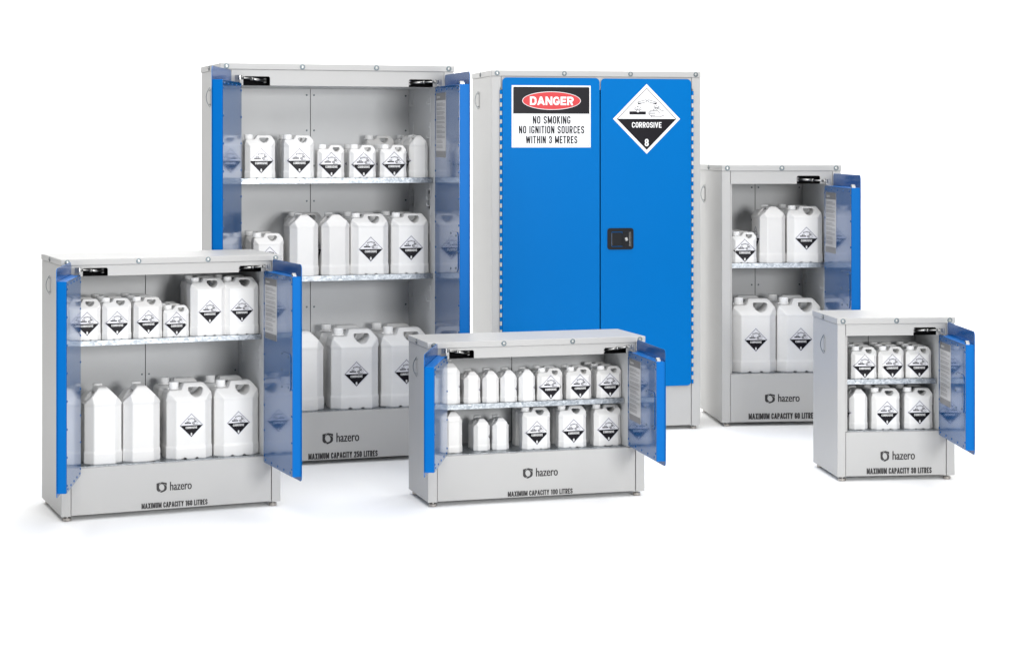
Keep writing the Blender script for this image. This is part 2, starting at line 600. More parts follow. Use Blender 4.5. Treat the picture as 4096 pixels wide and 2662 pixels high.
# ------------------------------------------------------------------ jerrycans
CAN = {   # w, d, h, shoulder, neck platform, cap x, cap width, outline helpers
    'S': dict(w=.130, d=.085, h=.155, zs=.73, pl=.865, cx=-.27, cw=.28, s0=-.10, s1=0.02, fl=.33, hole=(.065, .325, .785, .915), lab=.405, ch=.14, top=(.40, .965, .47, .87, .5, .76)),
    'M': dict(w=.143, d=.095, h=.200, zs=.75, pl=.895, cx=-.335, cw=.275, s0=-.16, s1=-.07, fl=.33, hole=(-.03, .285, .815, .93), lab=.40, ch=.15, top=(.40, .965, .475, .87, .5, .78)),
    'L': dict(w=.185, d=.140, h=.284, zs=.80, pl=.925, cx=-.312, cw=.212, s0=-.18, s1=-.10, fl=.33, hole=(-.045, .255, .835, .95), lab=.42, ch=.17, top=(.37, .97, .455, .865, .5, .785)),
    'X': dict(w=.230, d=.185, h=.368, zs=.775, pl=.905, cx=-.29, cw=.20, s0=-.17, s1=-.085, fl=.32, hole=(-.03, .305, .812, .937), lab=.4375, ch=.18, top=(.37, .965, .475, .87, .5, .80)),
}
LABEL_RAD = 0.057


def temp_obj(bm):
    bmesh.ops.recalc_face_normals(bm, faces=bm.faces)
    me = bpy.data.meshes.new('shape')
    bm.to_mesh(me)
    bm.free()
    return link('shape', me)


def can_meshes(kind):
    c = CAN[kind]
    w, d, h = c['w'], c['d'], c['h']
    pl, t = c['pl'], c['top']
    front = [(-.5, -.02), (.5, -.02), (t[4], t[5]), (t[2], t[3]), (t[0], t[1]), (c['fl'], .99), (c['s1'], .99), (c['s0'], pl), (-.43, pl), (-.475, pl - .035), (-.5, c['zs'])]
    x0, x1, z0, z1 = c['hole']
    wx, hz = x1 - x0, z1 - z0
    hole = [(x0 + wx * a, z0 + hz * b) for a, b in ((.06, 1), (.9, 1), (1, .85), (.93, .5), (.75, .15), (.55, 0), (.38, 0.02), (.18, .25), (.04, .65))]
    S = lambda pts, a, b: [(p * a, q * b) for p, q in pts]
    bm = bmesh.new()
    plate(bm, S(front, w, h), [S(hole, w, h)], -d, d, 'xz')
    base = temp_obj(bm)
    zs = c['zs']
    side = [(-.5, 0), (.5, 0), (.5, zs), (.43, zs + .05), (.125, .985), (.06, 1.0), (-.06, 1.0), (-.125, .985), (-.43, zs + .05), (-.5, zs)]
    bm = bmesh.new()
    plate(bm, S(side, d, h), [], -w, w, 'yz')
    o2 = temp_obj(bm)
    ch = c['ch'] * w
    cy = 0.22 * d
    W2, D2 = w / 2, d / 2
    bm = bmesh.new()
    plate(bm, [(-W2 + ch, -D2), (W2 - ch, -D2), (W2, -D2 + cy), (W2, D2 - cy), (W2 - ch, D2), (-W2 + ch, D2), (-W2, D2 - cy), (-W2, -D2 + cy)], [], -.01, h * 1.05, 'xy')
    o3 = temp_obj(bm)
    bm = bmesh.new()      # grooves under the base
    for k in (-1, 1):
        plate(bm, [(k * .13 * w - .045 * w, -.01), (k * .13 * w + .045 * w, -.01), (k * .13 * w + .03 * w, .022 * w), (k * .13 * w - .03 * w, .022 * w)], [], -d, d, 'xz')
    o4 = temp_obj(bm)
    for o, op in ((o2, 'INTERSECT'), (o3, 'INTERSECT'), (o4, 'DIFFERENCE')):
        md = base.modifiers.new('b', 'BOOLEAN')
        md.object = o
        md.operation = op
        md.solver = 'EXACT'
    md = base.modifiers.new('r', 'REMESH')
    md.mode = 'VOXEL'
    vox = w / 70
    md.voxel_size = vox
    md = base.modifiers.new('s', 'SMOOTH')
    md.factor = 0.5
    md.iterations = 6
    dg = bpy.context.evaluated_depsgraph_get()
    me = bpy.data.meshes.new_from_object(base.evaluated_get(dg))
    for o in (base, o2, o3, o4):
        m2 = o.data
        bpy.data.objects.remove(o)
        bpy.data.meshes.remove(m2)
    me.name = 'jerrycan_body_' + kind
    ss = lambda a, b, x: (lambda q: q * q * (3 - 2 * q))(min(1, max(0, (x - a) / (b - a))))
    zmin = min(v.co.z for v in me.vertices)
    for v in me.vertices:
        v.co.z -= zmin
        z = v.co.z
        f = ss(.135 * h, .135 * h + .010 * w / .15, z) * (1 - ss(zs * h - .030 * h, zs * h - .030 * h + .010 * w / .15, z))
        v.co.x *= 1 - .022 * f
        v.co.y *= 1 - .028 * f
    me.materials.clear()
    me.materials.append(MATS['jerrycan_white'])
    me.shade_smooth()
    # cap with grip ribs and its tamper ring
    r = c['cw'] * w / 2
    zc, zt = pl * h, 1.003 * h
    bm = bmesh.new()
    lathe(bm, [(r * .8, zc - .004), (r * .92, zc + .3 * (zt - zc)), (r, zc + .34 * (zt - zc)), (r, zt - .0025), (r * .93, zt), (r * .6, zt + .0004)], 40, 'z', (0, 0, 0), rib=(zc + .33 * (zt - zc), zt - .002, r * .05))
    cap = bpy.data.meshes.new('cap_' + kind)
    bmesh.ops.recalc_face_normals(bm, faces=bm.faces)
    bm.to_mesh(cap)
    bm.free()
    cap.materials.append(MATS['cap_white'])
    bm = bmesh.new()
    lathe(bm, [(r * 1.0, zc + .0005), (r * 1.12, zc + .002), (r * 1.12, zc + .22 * (zt - zc)), (r * .95, zc + .27 * (zt - zc))], 28)
    box(bm, -r * 1.32, -r * 1.05, -r * .22, r * .22, zc + .003, zc + .2 * (zt - zc), 0)
    ring = bpy.data.meshes.new('tamper_ring_' + kind)
    bmesh.ops.recalc_face_normals(bm, faces=bm.faces)
    bm.to_mesh(ring)
    bm.free()
    ring.materials.append(MATS['cap_white'])
    # sticker wrapped onto the body
    bm2 = bmesh.new()
    bm2.from_mesh(me)
    tree = BVHTree.FromBMesh(bm2)
    lb = placard(LABEL_RAD, .006, .00035, 1.9)
    for i in range(-8, 9):
        x = i * .008
        bmesh.ops.bisect_plane(lb, geom=lb.verts[:] + lb.edges[:] + lb.faces[:], plane_co=(x, 0, 0), plane_no=(1, 0, 0), dist=1e-6)
        bmesh.ops.bisect_plane(lb, geom=lb.verts[:] + lb.edges[:] + lb.faces[:], plane_co=(0, 0, x), plane_no=(0, 0, 1), dist=1e-6)
    zl = c['lab'] * h
    for v in lb.verts:
        v.co.z += zl
        zz = max(v.co.z, .006)
        hit = tree.ray_cast(Vector((v.co.x, -1, zz)), Vector((0, 1, 0)))
        yy = hit[0].y if hit[0] is not None else -D2 * .9
        v.co.y = yy - .0007 + v.co.y
    bm2.free()
    lab = bpy.data.meshes.new('hazard_label_' + kind)
    bmesh.ops.recalc_face_normals(lb, faces=lb.faces)
    for f in lb.faces:
        if f.normal.y > 0:
            f.normal_flip()
    lb.to_mesh(lab)
    lb.free()
    for k in ('sticker_white', 'print_black', 'print_white'):
        lab.materials.append(MATS[k])
    return me, cap, ring, lab, (c['cx'] * w, 0, 0)


# ------------------------------------------------------------------ small shared hardware meshes
def shared(name, build, mats, smooth=False):
    bm = bmesh.new()
    build(bm)
    bmesh.ops.recalc_face_normals(bm, faces=bm.faces)
    me = bpy.data.meshes.new(name)
    bm.to_mesh(me)
    bm.free()
    for k in mats:
        me.materials.append(MATS[k])
    if smooth:
        me.shade_smooth()
    return me


# screw with washer, axis along -y
SCREW = shared('screw', lambda bm: (lathe(bm, [(.0125, 0), (.0125, -.0018), (.0110, -.0024)], 24, 'y', mi=0),
                                    lathe(bm, [(.0068, -.0024), (.0066, -.0050), (.0048, -.0068), (.0030, -.0070), (.0028, -.0045)], 18, 'y', mi=1)), ['zinc', 'steel'])
RIVET = shared('rivet', lambda bm: lathe(bm, [(.0042, 0), (.0040, -.0012), (.0025, -.0022)], 12, 'y'), ['zinc'])
BLUE_RIVET = shared('blue_rivet', lambda bm: lathe(bm, [(.0050, 0), (.0048, -.0016), (.0030, -.0028)], 12, 'y'), ['blue_gloss_shaded'])
FOOT = shared('foot', lambda bm: (lathe(bm, [(.0145, 0), (.0165, .002), (.0165, .011), (.0150, .0125)], 24, 'z', mi=0),
                                  lathe(bm, [(.0045, .0125), (.0045, .024)], 10, 'z', mi=1)), ['brass_steel', 'steel'])


def vent_mesh(bm):
    # pressed vent plate on the side wall, bulging outward (-x)
    plate(bm, rrect(-.018, .018, -.040, .040, .016), [], 0, -.0022, 'yz', 0)
    n = 10
    prev = None
    for i in range(n + 1):
        t = -1 + 2 * i / n
        z = t * .046
        x = -.003 - .017 * (1 - t * t)
        cur = [bm.verts.new((x, y, z)) for y in (-.012, -.002)] + [bm.verts.new((x - .0015, y, z)) for y in (-.002, -.012)]
        if prev:
            for k in range(4):
                f = bm.faces.new((prev[k], prev[(k + 1) % 4], cur[(k + 1) % 4], cur[k]))
                f.material_index = 1
        prev = cur
    for y in (-.012, .012):
        for z in (-.033, .033):
            lathe(bm, [(.0035, -.0022), (.003, -.0038)], 10, 'x', (0, y, z), mi=1)


VENT = shared('side_vent', vent_mesh, ['grey_paint', 'zinc'])


def support_mesh(bm):
    # keyhole shelf support on the right inner wall: pressed plate with a hook, facing -x
    plate(bm, rrect(-.014, .014, -.060, .060, .010), [rrect(-.008, .008, -.012, .014, .001, 2)], 0, -.0016, 'yz')
    box(bm, -.014, 0, -.008, .008, -.0145, -.0125)
    box(bm, -.016, -.0145, -.008, .008, -.0145, -.001)
    for y in (-.006, .006):
        lathe(bm, [(.003, -.0016), (.0025, -.003)], 8, 'x', (0, y, .036))


SUPPORT = shared('shelf_support', support_mesh, ['liner_paint'])


# ------------------------------------------------------------------ emblem + lettering on the front panel
def emblem(bm, x0, x1, z0, z1, y, ycut):
    w, h = x1 - x0, z1 - z0
    P = lambda a, b: (x0 + (a - 1158) / 142 * w, z1 - (b - 352) / 178 * h)
    n = 40
    shield = [(1158, 372), (1228, 352), (1300, 372), (1300, 470), (1292, 492), (1272, 510), (1228, 530), (1186, 512), (1166, 494), (1158, 470)]
    outer = [P(*q) for q in shield]
    hole = [P(1230 + 36 * math.cos(a) - 5 * math.sin(a), 441 - 54 * math.sin(a)) for a in (2 * math.pi * i / 24 for i in range(24))]
    plate(bm, outer, [hole], y, y, 'xz', 0)
    for line in ([(1228, 350), (1206, 372), (1198, 396)], [(1258, 392), (1290, 408), (1302, 432)], [(1228, 494), (1206, 510), (1180, 514)]):
        stroke(bm, [P(*q) for q in line], .028 * w, ycut, 1)


# ------------------------------------------------------------------ door
def make_door(cab_root, side, W, st, L, theta, zb0, zb1, zs0, zs1, t, ks, extras, zhandle, closed=False):
    """side -1: hinged left, +1: hinged right. In door space x runs from hinge to free edge, y from outer skin (0) to inside (+)."""
    hx = st if side < 0 else W - st
    s = 1 if side < 0 else -1
    # door space is mirrored for right doors by building geometry with x -> s*x
    root_rot = -theta if side < 0 else theta
    X = lambda a: s * a
    xr = lambda a, b: (min(X(a), X(b)), max(X(a), X(b)))
    bm = bmesh.new()
    r = .022 * ks
    a, b = xr(.004, L)
    plate(bm, rrect(a, b, zs0, zs1, r, 5), [], -.002, 0.0, 'xz')
    bm.normal_update()
    for f in bm.faces:                      # inside of the skin: gloss coat, dim reflections put into a darker blue
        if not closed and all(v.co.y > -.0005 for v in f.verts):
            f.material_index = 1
    door = finish('door', bm, ['blue_paint', 'blue_lip_shaded'], cab_root, loc=(hx, -.006, 0))
    door.rotation_euler = (0, 0, root_rot)
    # the boxed inner leaf: free edge face, top, bottom, hinge edge and the glossy inner sheet
    e = .004
    a, b = xr(.006, L - e)
    bm = bmesh.new()
    box(bm, a, b, .0006, t - .0012, zb0, zb1, .0015)
    finish('door_box', bm, 'blue_edge', door)
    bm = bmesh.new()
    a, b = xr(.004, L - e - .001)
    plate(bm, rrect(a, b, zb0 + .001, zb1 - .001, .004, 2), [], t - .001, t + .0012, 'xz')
    finish('inner_sheet', bm, 'blue_gloss_shaded', door)
    if closed:
        return door

    def rivet(x, z, me=BLUE_RIVET, sc=1.0, nm='rivet'):
        o = link(nm, me, door, (X(x), t + .0012, z), (0, 0, math.pi))
        o.scale = (ks * sc,) * 3
    n = 5
    for i in range(n):
        x = .035 * ks + (L - .075 * ks) * i / (n - 1)
        rivet(x, zb1 - .016 * ks)
        rivet(x, zb0 + .016 * ks)
    m = max(2, round((zb1 - zb0) / (.115 * ks)))
    for i in range(m):
        z = zb0 + .035 * ks + (zb1 - zb0 - .07 * ks) * i / (m - 1)
        rivet(.014 * ks, z)
        rivet(L - .016 * ks, z)
    # striker bolt on top of the leaf near the free edge, closer bracket near the hinge
    bm = bmesh.new()
    a, b = xr(L - .055 * ks, L - .032 * ks)
    pts = [(a, zb1), (b, zb1), (b, zb1 + .012 * ks), ((a + b) / 2 - s * .004 * ks, zb1 + .015 * ks), (a, zb1 + .006 * ks)]
    plate(bm, pts, [], t * .35, t * .75, 'xz')
    if extras:
        finish('latch_bolt', bm, 'steel', door)
    else:
        bm.free()
    bm = bmesh.new()
    a, b = xr(.028 * ks, .075 * ks)
    box(bm, a, b, t * .45, t * .95, zb1 + .0005, zb1 + .003)
    a, b = xr(.028 * ks, .031 * ks)
    box(bm, a, b, t * .45, t * .95, zb1 + .003, zb1 + .034 * ks)
    lathe(bm, [(.0055 * ks, 0), (.0055 * ks, .010 * ks)], 6, 'x', (X(.031 * ks) if s > 0 else X(.041 * ks), t * .7, zb1 + .024 * ks))
    finish('closer_bracket', bm, 'steel', door)
    if extras:
        # instruction sheet
        wv, hv = .205 * ks, .297 * ks
        p0 = .028 * ks
        zt = zb1 - .030 * ks
        bm = bmesh.new()
        a, b = xr(p0, p0 + wv)
        plate(bm, [(a, zt - hv), (b, zt - hv), (b, zt), (a, zt)], [], t + .0014, t + .0020, 'xz', 0)
        yy = t + .0023
        flat(bm, [(a + .003 * ks, zt - .034 * ks), (b - .003 * ks, zt - .034 * ks), (b - .003 * ks, zt), (a + .003 * ks, zt)], yy, 1)
        flat(bm, [(a + .003 * ks, zt - hv), (b - .003 * ks, zt - hv), (b - .003 * ks, zt - hv + .030 * ks), (a + .003 * ks, zt - hv + .030 * ks)], yy, 1)
        rnd = random.Random(4)
        z = zt - .046 * ks
        # the sheet is read from inside the cabinet: its text starts at the hinge side for right doors
        while z > zt - hv + .042 * ks:
            for q in range(rnd.choice((2, 3, 3, 4))):
                if z < zt - hv + .042 * ks:
                    break
                f = rnd.uniform(.6, .98) if q == 0 or rnd.random() < .4 else .97
                lx0, lx1 = p0 + .014 * ks, p0 + .014 * ks + (wv - .028 * ks) * f
                if z < zt - hv + .085 * ks:
                    lx1 = min(lx1, p0 + .14 * ks)
                u0, u1 = xr(lx0, lx1)
                flat(bm, [(u0, z - .0024 * ks), (u1, z - .0024 * ks), (u1, z), (u0, z)], yy, 2)
                z -= .0056 * ks
            z -= .0060 * ks
        x0, x1 = X(p0 + .022 * ks), X(p0 + .085 * ks)
        put_text(bm, 'hazero', x0, x1, zt - .024 * ks, zt - .010 * ks, yy + .0003, mi=3)
        finish('instruction_sheet', bm, ['sheet_silver', 'sheet_band', 'sheet_text', 'print_white'], door)
        # cover plate over the latch mechanism
        hw, hh = .075 * ks, .088 * ks
        xc = L - .024 * ks - hw
        bm = bmesh.new()
        a, b = xr(xc - hw, xc + hw)
        plate(bm, rrect(a, b, zhandle - hh, zhandle + hh, .022 * ks, 5), [], t + .0013, t + .0042, 'xz')
        finish('latch_cover', bm, 'blue_gloss_shaded', door)
        for dx, dz in ((-.8, .9), (0.55, .82), (-.9, 0), (.9, 0), (-.8, -.9), (.55, -.82)):
            o = link('screw', RIVET, door, (X(xc + dx * hw), t + .0042, zhandle + dz * hh), (0, 0, math.pi))
            o.scale = (1.25 * ks,) * 3
    return door


# ------------------------------------------------------------------ cabinet
def make_cabinet(key, loc, yaw, W, D, H, st, lid, hdr, sump, shelves, ks, doors, wr, label, slots, logo=None, captext=None, cap=None, nscrew=4, vent=None, closed=False):
    root = empty('storage_cabinet', loc, yaw)
    root['label'] = label
    root['category'] = 'cabinet'
    root['group'] = 'blue door chemical storage cabinets'
    FH = .020
    zl = H - lid
    wl = st + .010
    vb = D - .030
    g = .0012
    # outer walls
    boxobj('side_panel', 0, st - g, 0, D, FH, zl - .001, 'grey_paint', root)
    boxobj('side_panel', W - st + g, W, 0, D, FH, zl - .001, 'grey_paint', root)
    boxobj('rear_wall', st, W - st, D - .012, D - .001, FH, zl - .001, 'grey_paint', root, 0)
    # lid tray
    bm = bmesh.new()
    box(bm, -.003, W + .003, -.003, D + .003, zl, H, .0025)
    box(bm, .002, W - .002, .002, D - .002, zl - .0008, zl - .0002)
    lidob = finish('lid', bm, 'grey_paint', root)
    for i in range(nscrew):
        o = link('screw', SCREW, lidob, (.026 * ks + (W - .052 * ks) * i / (nscrew - 1), -.003, zl + lid * .5))
        o.scale = (ks,) * 3
    o = link('screw', SCREW, lidob, (-.003, D * .55, zl + lid * .5), (0, 0, R(-90)))
    o.scale = (ks,) * 3
    # header rail with the closer slots cut out of its lower edge
    a, b = st + g, W - st - g
    pts = [(a, hdr), ]
    for s0, s1, sz in slots:
        q = .008 * ks
        pts += [(s0, hdr), (s0, sz - q), (s0 + q * .3, sz - q * .3), (s0 + q, sz), (s1 - q, sz), (s1 - q * .3, sz - q * .3), (s1, sz - q), (s1, hdr)]
    pts += [(b, hdr), (b, zl - g), (a, zl - g)]
    bm = bmesh.new()
    plate(bm, pts, [], .0015, .0045, 'xz')
    finish('header_rail', bm, 'grey_paint', root)
    for s0, s1, sz in slots:    # added black boxes that stand for the shade behind the slots
        bm = bmesh.new()
        x0, x1, y0, y1, z0, z1 = s0 - .004, s1 + .004, .0055, .062, hdr + .0015, sz + .006
        box(bm, x0, x1, y1, y1 + .002, z0, z1)
        box(bm, x0, x1, y0, y1, z1, z1 + .002)
        box(bm, x0, x1, y0, y1, z0 - .001, z0)
        box(bm, x0 - .002, x0, y0, y1, z0, z1)
        box(bm, x1, x1 + .002, y0, y1, z0, z1)
        finish('slot_shade_box', bm, 'shade_black', root)
    # ceiling sheet of the compartment
    boxobj('ceiling_panel', st + .001, W - st - .001, .0056 if not slots else .066, vb, hdr + .0005, hdr + .004, 'liner_paint', root, 0)
    if slots:
        prev = st + .001
        for s0, s1, sz in list(slots) + [(W - st - .001, None, None)]:
            if s0 - .008 > prev:
                boxobj('ceiling_panel', prev, s0 - .007, .0056, .0655, hdr + .0005, hdr + .004, 'liner_paint', root, 0)
            if s1:
                prev = s1 + .007
    # front panel over the sump, top edge turned in
    bm = bmesh.new()
    box(bm, a, b, .004, .0065, FH + .002, sump, .0008)
    plate(bm, [(a, .0066), (b, .0066), (b, .040 * ks), (a, .040 * ks)], [circle(W * .42, .024 * ks, .013 * ks, .008 * ks)], sump - .003, sump - .0008, 'xy')
    fp = finish('front_panel', bm, 'grey_paint', root)
    # galvanised perforated sump tray
    holes = []
    nh = max(3, int((W - wl - wr) / (.15 * ks)))
    for i in range(nh):
        x = wl + (W - wl - wr) * (i + .5) / nh
        for y in (.075 * ks, .075 * ks + .14 * ks, .075 * ks + .28 * ks):
            if y < vb - .03:
                holes.append(circle(x, y, .016 * ks, .016 * ks, 14))
    bm = bmesh.new()
    plate(bm, [(wl - .008, .036 * ks), (W - wr + .002, .036 * ks), (W - wr + .002, vb - .002), (wl - .008, vb - .002)], holes, sump - .0006, sump + .0012, 'xy')
    finish('sump_tray', bm, 'galvanised', root)
    boxobj('sump_floor', st + .001, W - st - .001, .008, D - .014, FH + .003, FH + .008, 'liner_paint', root, 0)
    # inner liners and the two-piece back
    boxobj('liner_panel', st, wl, .012, vb, sump + .0015, hdr, 'grey_paint', root, 0)
    boxobj('liner_panel', W - wr, W - st - .0005, .012, vb, sump + .0015, hdr, 'liner_paint', root, 0)
    um = wl + (W - wl - wr) * .485
    boxobj('back_panel', wl + .0005, um - .0016, vb, vb + .003, sump + .0015, hdr, 'liner_paint', root, 0)
    boxobj('back_panel', um + .0016, W - wr - .0005, vb, vb + .003, sump + .0015, hdr, 'liner_paint', root, 0)
    boxobj('seam_shade_strip', um - .03, um + .03, vb + .004, vb + .006, sump + .0015, hdr, 'shade_black', root, 0)  # black strip added for the shade in the gap between back panels
    if not closed:
        zz = hdr - .03 * ks
        while zz > sump + .03:
            for du in (-.018 * ks, .018 * ks):
                o = link('rivet', RIVET, root, (um + du, vb, zz))
                o.scale = (ks * 1.1,) * 3
            o = link('rivet', RIVET, root, (W - wr - .016 * ks, vb, zz))
            o.scale = (ks * 1.1,) * 3
            zz -= .17 * ks
        # shelves
        for z in shelves:
            bm = bmesh.new()
            x0, x1 = wl + .003, W - wr - .003
            box(bm, x0, x1, .052, vb - .012, z - .003, z, 0)
            box(bm, x0, x1, .050, .0518, z - .024 * ks, z - .0003, 0)
            box(bm, x0, x1, .0521, .068, z - .024 * ks, z - .022 * ks, 0)
            finish('shelf', bm, 'galvanised', root)
        # shelf supports on the right liner
        lev = []
        for z in shelves:
            lev += [z + .20 * ks, z + .36 * ks, z - .12 * ks]
        lev = [q for q in lev if sump + .08 * ks < q < hdr - .06 * ks and all(abs(q - z) > .07 * ks for z in shelves)]
        for q in lev:
            for v in (vb - .075 * ks, .115 * ks):
                o = link('shelf_support', SUPPORT, root, (W - wr, v, q))
                o.scale = (ks,) * 3
    # feet
    for u in (.024 * ks + .006, W - .024 * ks - .006):
        for v in (.026, D - .026):
            link('foot', FOOT, root, (u, v, 0))
    # side vent
    v, z = vent
    o = link('side_vent', VENT, root, (0, v, z))
    o.scale = (ks,) * 3
    # doors
    for dct in doors:
        dr = make_door(root, dct['side'], W, st, dct['L'], R(dct['th']), dct['zb'][0], dct['zb'][1], dct['zs'][0], dct['zs'][1], dct['t'], ks, dct.get('extras', False), dct.get('zh', 1), closed)
        dct['ob'] = dr
        if closed:
            continue
        # closer arm: from the door bracket into its slot
        s = 1 if dct['side'] < 0 else -1
        th = R(dct['th'])
        da = (math.cos(th), -math.sin(th))
        dn = (math.sin(th), math.cos(th))
        aa, bb, zz = .034 * ks, dct['t'] * .7, dct['zb'][1] + .024 * ks
        u = st + aa * da[0] + bb * dn[0]
        v = -.006 + aa * da[1] + bb * dn[1]
        if s < 0:
            u = W - u
        sl = slots[0] if dct['side'] < 0 else slots[-1]
        ue = sl[1] - .018 * ks if dct['side'] < 0 else sl[0] + .012 * ks
        zs_ = hdr + (sl[2] - hdr) * .55
        p0, p1 = Vector((u + s * .012 * ks, v, zz)), Vector((ue, .030, zs_))
        if True:
            bm = bmesh.new()
            q1 = p0.lerp(p1, .12)
            q2 = p0.lerp(p1, .45)
            q3 = p0.lerp(p1, .52)
            tube(bm, [p0, q1], .0085 * ks, 10, 0)
            lathe(bm, [(.009 * ks, -.009 * ks), (.009 * ks, .009 * ks)], 14, 'z', p0)
            tube(bm, [q1, q2], .0042 * ks, 8, 0)
            tube(bm, [q2, q3], .0075 * ks, 10, 0)
            tube(bm, [q3, p1], [.0058 * ks, .0085 * ks], 8, 0)
            lathe(bm, [(.008 * ks, -.010 * ks), (.008 * ks, .010 * ks)], 12, 'z', p1)
            finish('closer_arm', bm, 'steel', root)
    # writing on the front panel
    if logo:
        (e0, e1, x1, z0, z1) = logo
        y = .0034
        bm = bmesh.new()
        emblem(bm, e0, e1, z0, z1, y, y - .0005)
        finish('shield_emblem', bm, ['print_dark', 'grey_paint'], fp)
        bm = bmesh.new()
        for q_, dx_ in enumerate((-.0011, 0, .0011)):
            put_text(bm, 'hazero', e1 + (x1 - e1) * .135 + dx_ * ks, x1 + dx_ * ks, z0 + (z1 - z0) * .14, z0 + (z1 - z0) * .96, y - q_ * 8e-5)
        finish('lettering', bm, 'print_dark', fp)
    if captext:
        x0, x1, z0, z1 = cap
        bm = bmesh.new()
        sign_text(bm, captext, x0, x1, z0, z1, .0034, weight=.198, gap=.042)
        finish('capacity_lettering', bm, 'print_dark', fp)
    return root


# ------------------------------------------------------------------ the setting
# seamless studio sweep: floor running up into the back wall
prof = [(-6.0, 0.0), (11.6, 0.0)] + [(12.0 + 1.6 * math.sin(R(a)), 1.6 - 1.6 * math.cos(R(a))) for a in range(0, 91, 6)] + [(13.6, 7.0)]
bm = bmesh.new()
la = [bm.verts.new((-16, y, z)) for y, z in prof]
lb_ = [bm.verts.new((16, y, z)) for y, z in prof]
for i in range(len(prof) - 1):
    bm.faces.new((la[i], lb_[i], lb_[i + 1], la[i + 1]))
fl = finish('floor', bm, 'floor_white', smooth=True)
fl['kind'] = 'structure'
fl['label'] = 'seamless white studio floor sweeping up into the backdrop'

# ------------------------------------------------------------------ the six cabinets
CAB = {
    'A': dict(loc=(-1.313, 8.732, 0), yaw=.331, W=1.10, D=.502, H=1.835, st=.048, lid=.028, hdr=1.735, sump=.240, shelves=[1.312, .862], ks=1.0, wr=.085,
              label='tall open two-door grey cabinet with three tiers of jerrycans, marked 250 litres',
              slots=[(.103, .226, 1.776), (.881, .998, 1.770)],
              doors=[dict(side=-1, L=.492, th=110.3, zb=(.245, 1.745), zs=(.226, 1.803), t=.045), dict(side=1, L=.498, th=86, zb=(.245, 1.735), zs=(.226, 1.792), t=.045, extras=True, zh=.99)],
              logo=(.470, .520, .643, .093, .145), captext='MAXIMUM CAPACITY 250 LITRES', cap=(.404, .732, .026, .054), vent=(.26, 1.685)),
    'B': dict(loc=(-.101, 9.768, 0), yaw=.219, W=1.10, D=.502, H=1.842, st=.048, lid=.030, hdr=1.745, sump=.240, shelves=[], ks=1.0, wr=.085,
              label='tall cabinet with both blue doors closed, danger sign and corrosive diamond',
              slots=[], doors=[dict(side=-1, L=.5115, th=0, zb=(.250, 1.730), zs=(.227, 1.805), t=.040), dict(side=1, L=.4865, th=0, zb=(.250, 1.730), zs=(.227, 1.803), t=.040)],
              vent=(.335, 1.697), closed=True),
    'C': dict(loc=(-1.751, 7.532, 0), yaw=.402, W=.880, D=.455, H=1.020, st=.037, lid=.024, hdr=.953, sump=.204, shelves=[.695], ks=.82, wr=.062,
              label='mid-height open two-door cabinet at far left, marked 160 litres',
              slots=[(.082, .180, .985), (.707, .800, .979)],
              doors=[dict(side=-1, L=.401, th=107.8, zb=(.180, .962), zs=(.163, 1.010), t=.035), dict(side=1, L=.401, th=90.4, zb=(.184, .957), zs=(.165, 1.004), t=.035, extras=True, zh=.585)],
              logo=(.373, .414, .514, .088, .130), captext='MAXIMUM CAPACITY 160 LITRES', cap=(.313, .579, .028, .050), vent=(.26, .905)),
    'E': dict(loc=(-.339, 7.836, 0), yaw=.292, W=.933, D=.333, H=.667, st=.039, lid=.025, hdr=.598, sump=.204, shelves=[.405], ks=.855, wr=.070,
              label='low wide open two-door cabinet at front centre, marked 100 litres',
              slots=[(.088, .193, .631), (.753, .852, .623)],
              doors=[dict(side=-1, L=.426, th=111.5, zb=(.212, .617), zs=(.191, .664), t=.038), dict(side=1, L=.426, th=85.3, zb=(.214, .608), zs=(.193, .655), t=.036, extras=True, zh=.41)],
              logo=(.402, .444, .552, .097, .140), captext='MAXIMUM CAPACITY 100 LITRES', cap=(.337, .617, .026, .0475), vent=(.19, .550)),
    'F': dict(loc=(1.093, 10.082, 0), yaw=.100, W=.633, D=.600, H=1.359, st=.045, lid=.030, hdr=1.262, sump=.271, shelves=[.846], ks=1.05, wr=.062,
              label='narrow open single-door cabinet behind the small one, marked 60 litres',
              slots=[(.397, .521, 1.304)],
              doors=[dict(side=1, L=.541, th=89.3, zb=(.275, 1.252), zs=(.255, 1.316), t=.045, extras=True, zh=.745)],
              logo=(.228, .281, .412, .118, .168), captext='MAXIMUM CAPACITY 60 LITRES', cap=(.141, .500, .036, .067), nscrew=3, vent=(.46, 1.200)),
    'G': dict(loc=(1.418, 8.440, 0), yaw=.105, W=.526, D=.409, H=.711, st=.037, lid=.026, hdr=.634, sump=.213, shelves=[.438], ks=.90, wr=.062,
              label='smallest cabinet, open single door at far right, marked 30 litres',
              slots=[(.340, .443, .668)],
              doors=[dict(side=1, L=.450, th=85.7, zb=(.199, .637), zs=(.179, .692), t=.036, extras=True, zh=.43)],
              logo=(.193, .232, .347, .084, .131), captext='MAXIMUM CAPACITY 30 LITRES', cap=(.131, .423, .030, .056), nscrew=3, vent=(.22, .577)),
}
ROOT = {}
for k, c in CAB.items():
    ROOT[k] = make_cabinet(k, **c)

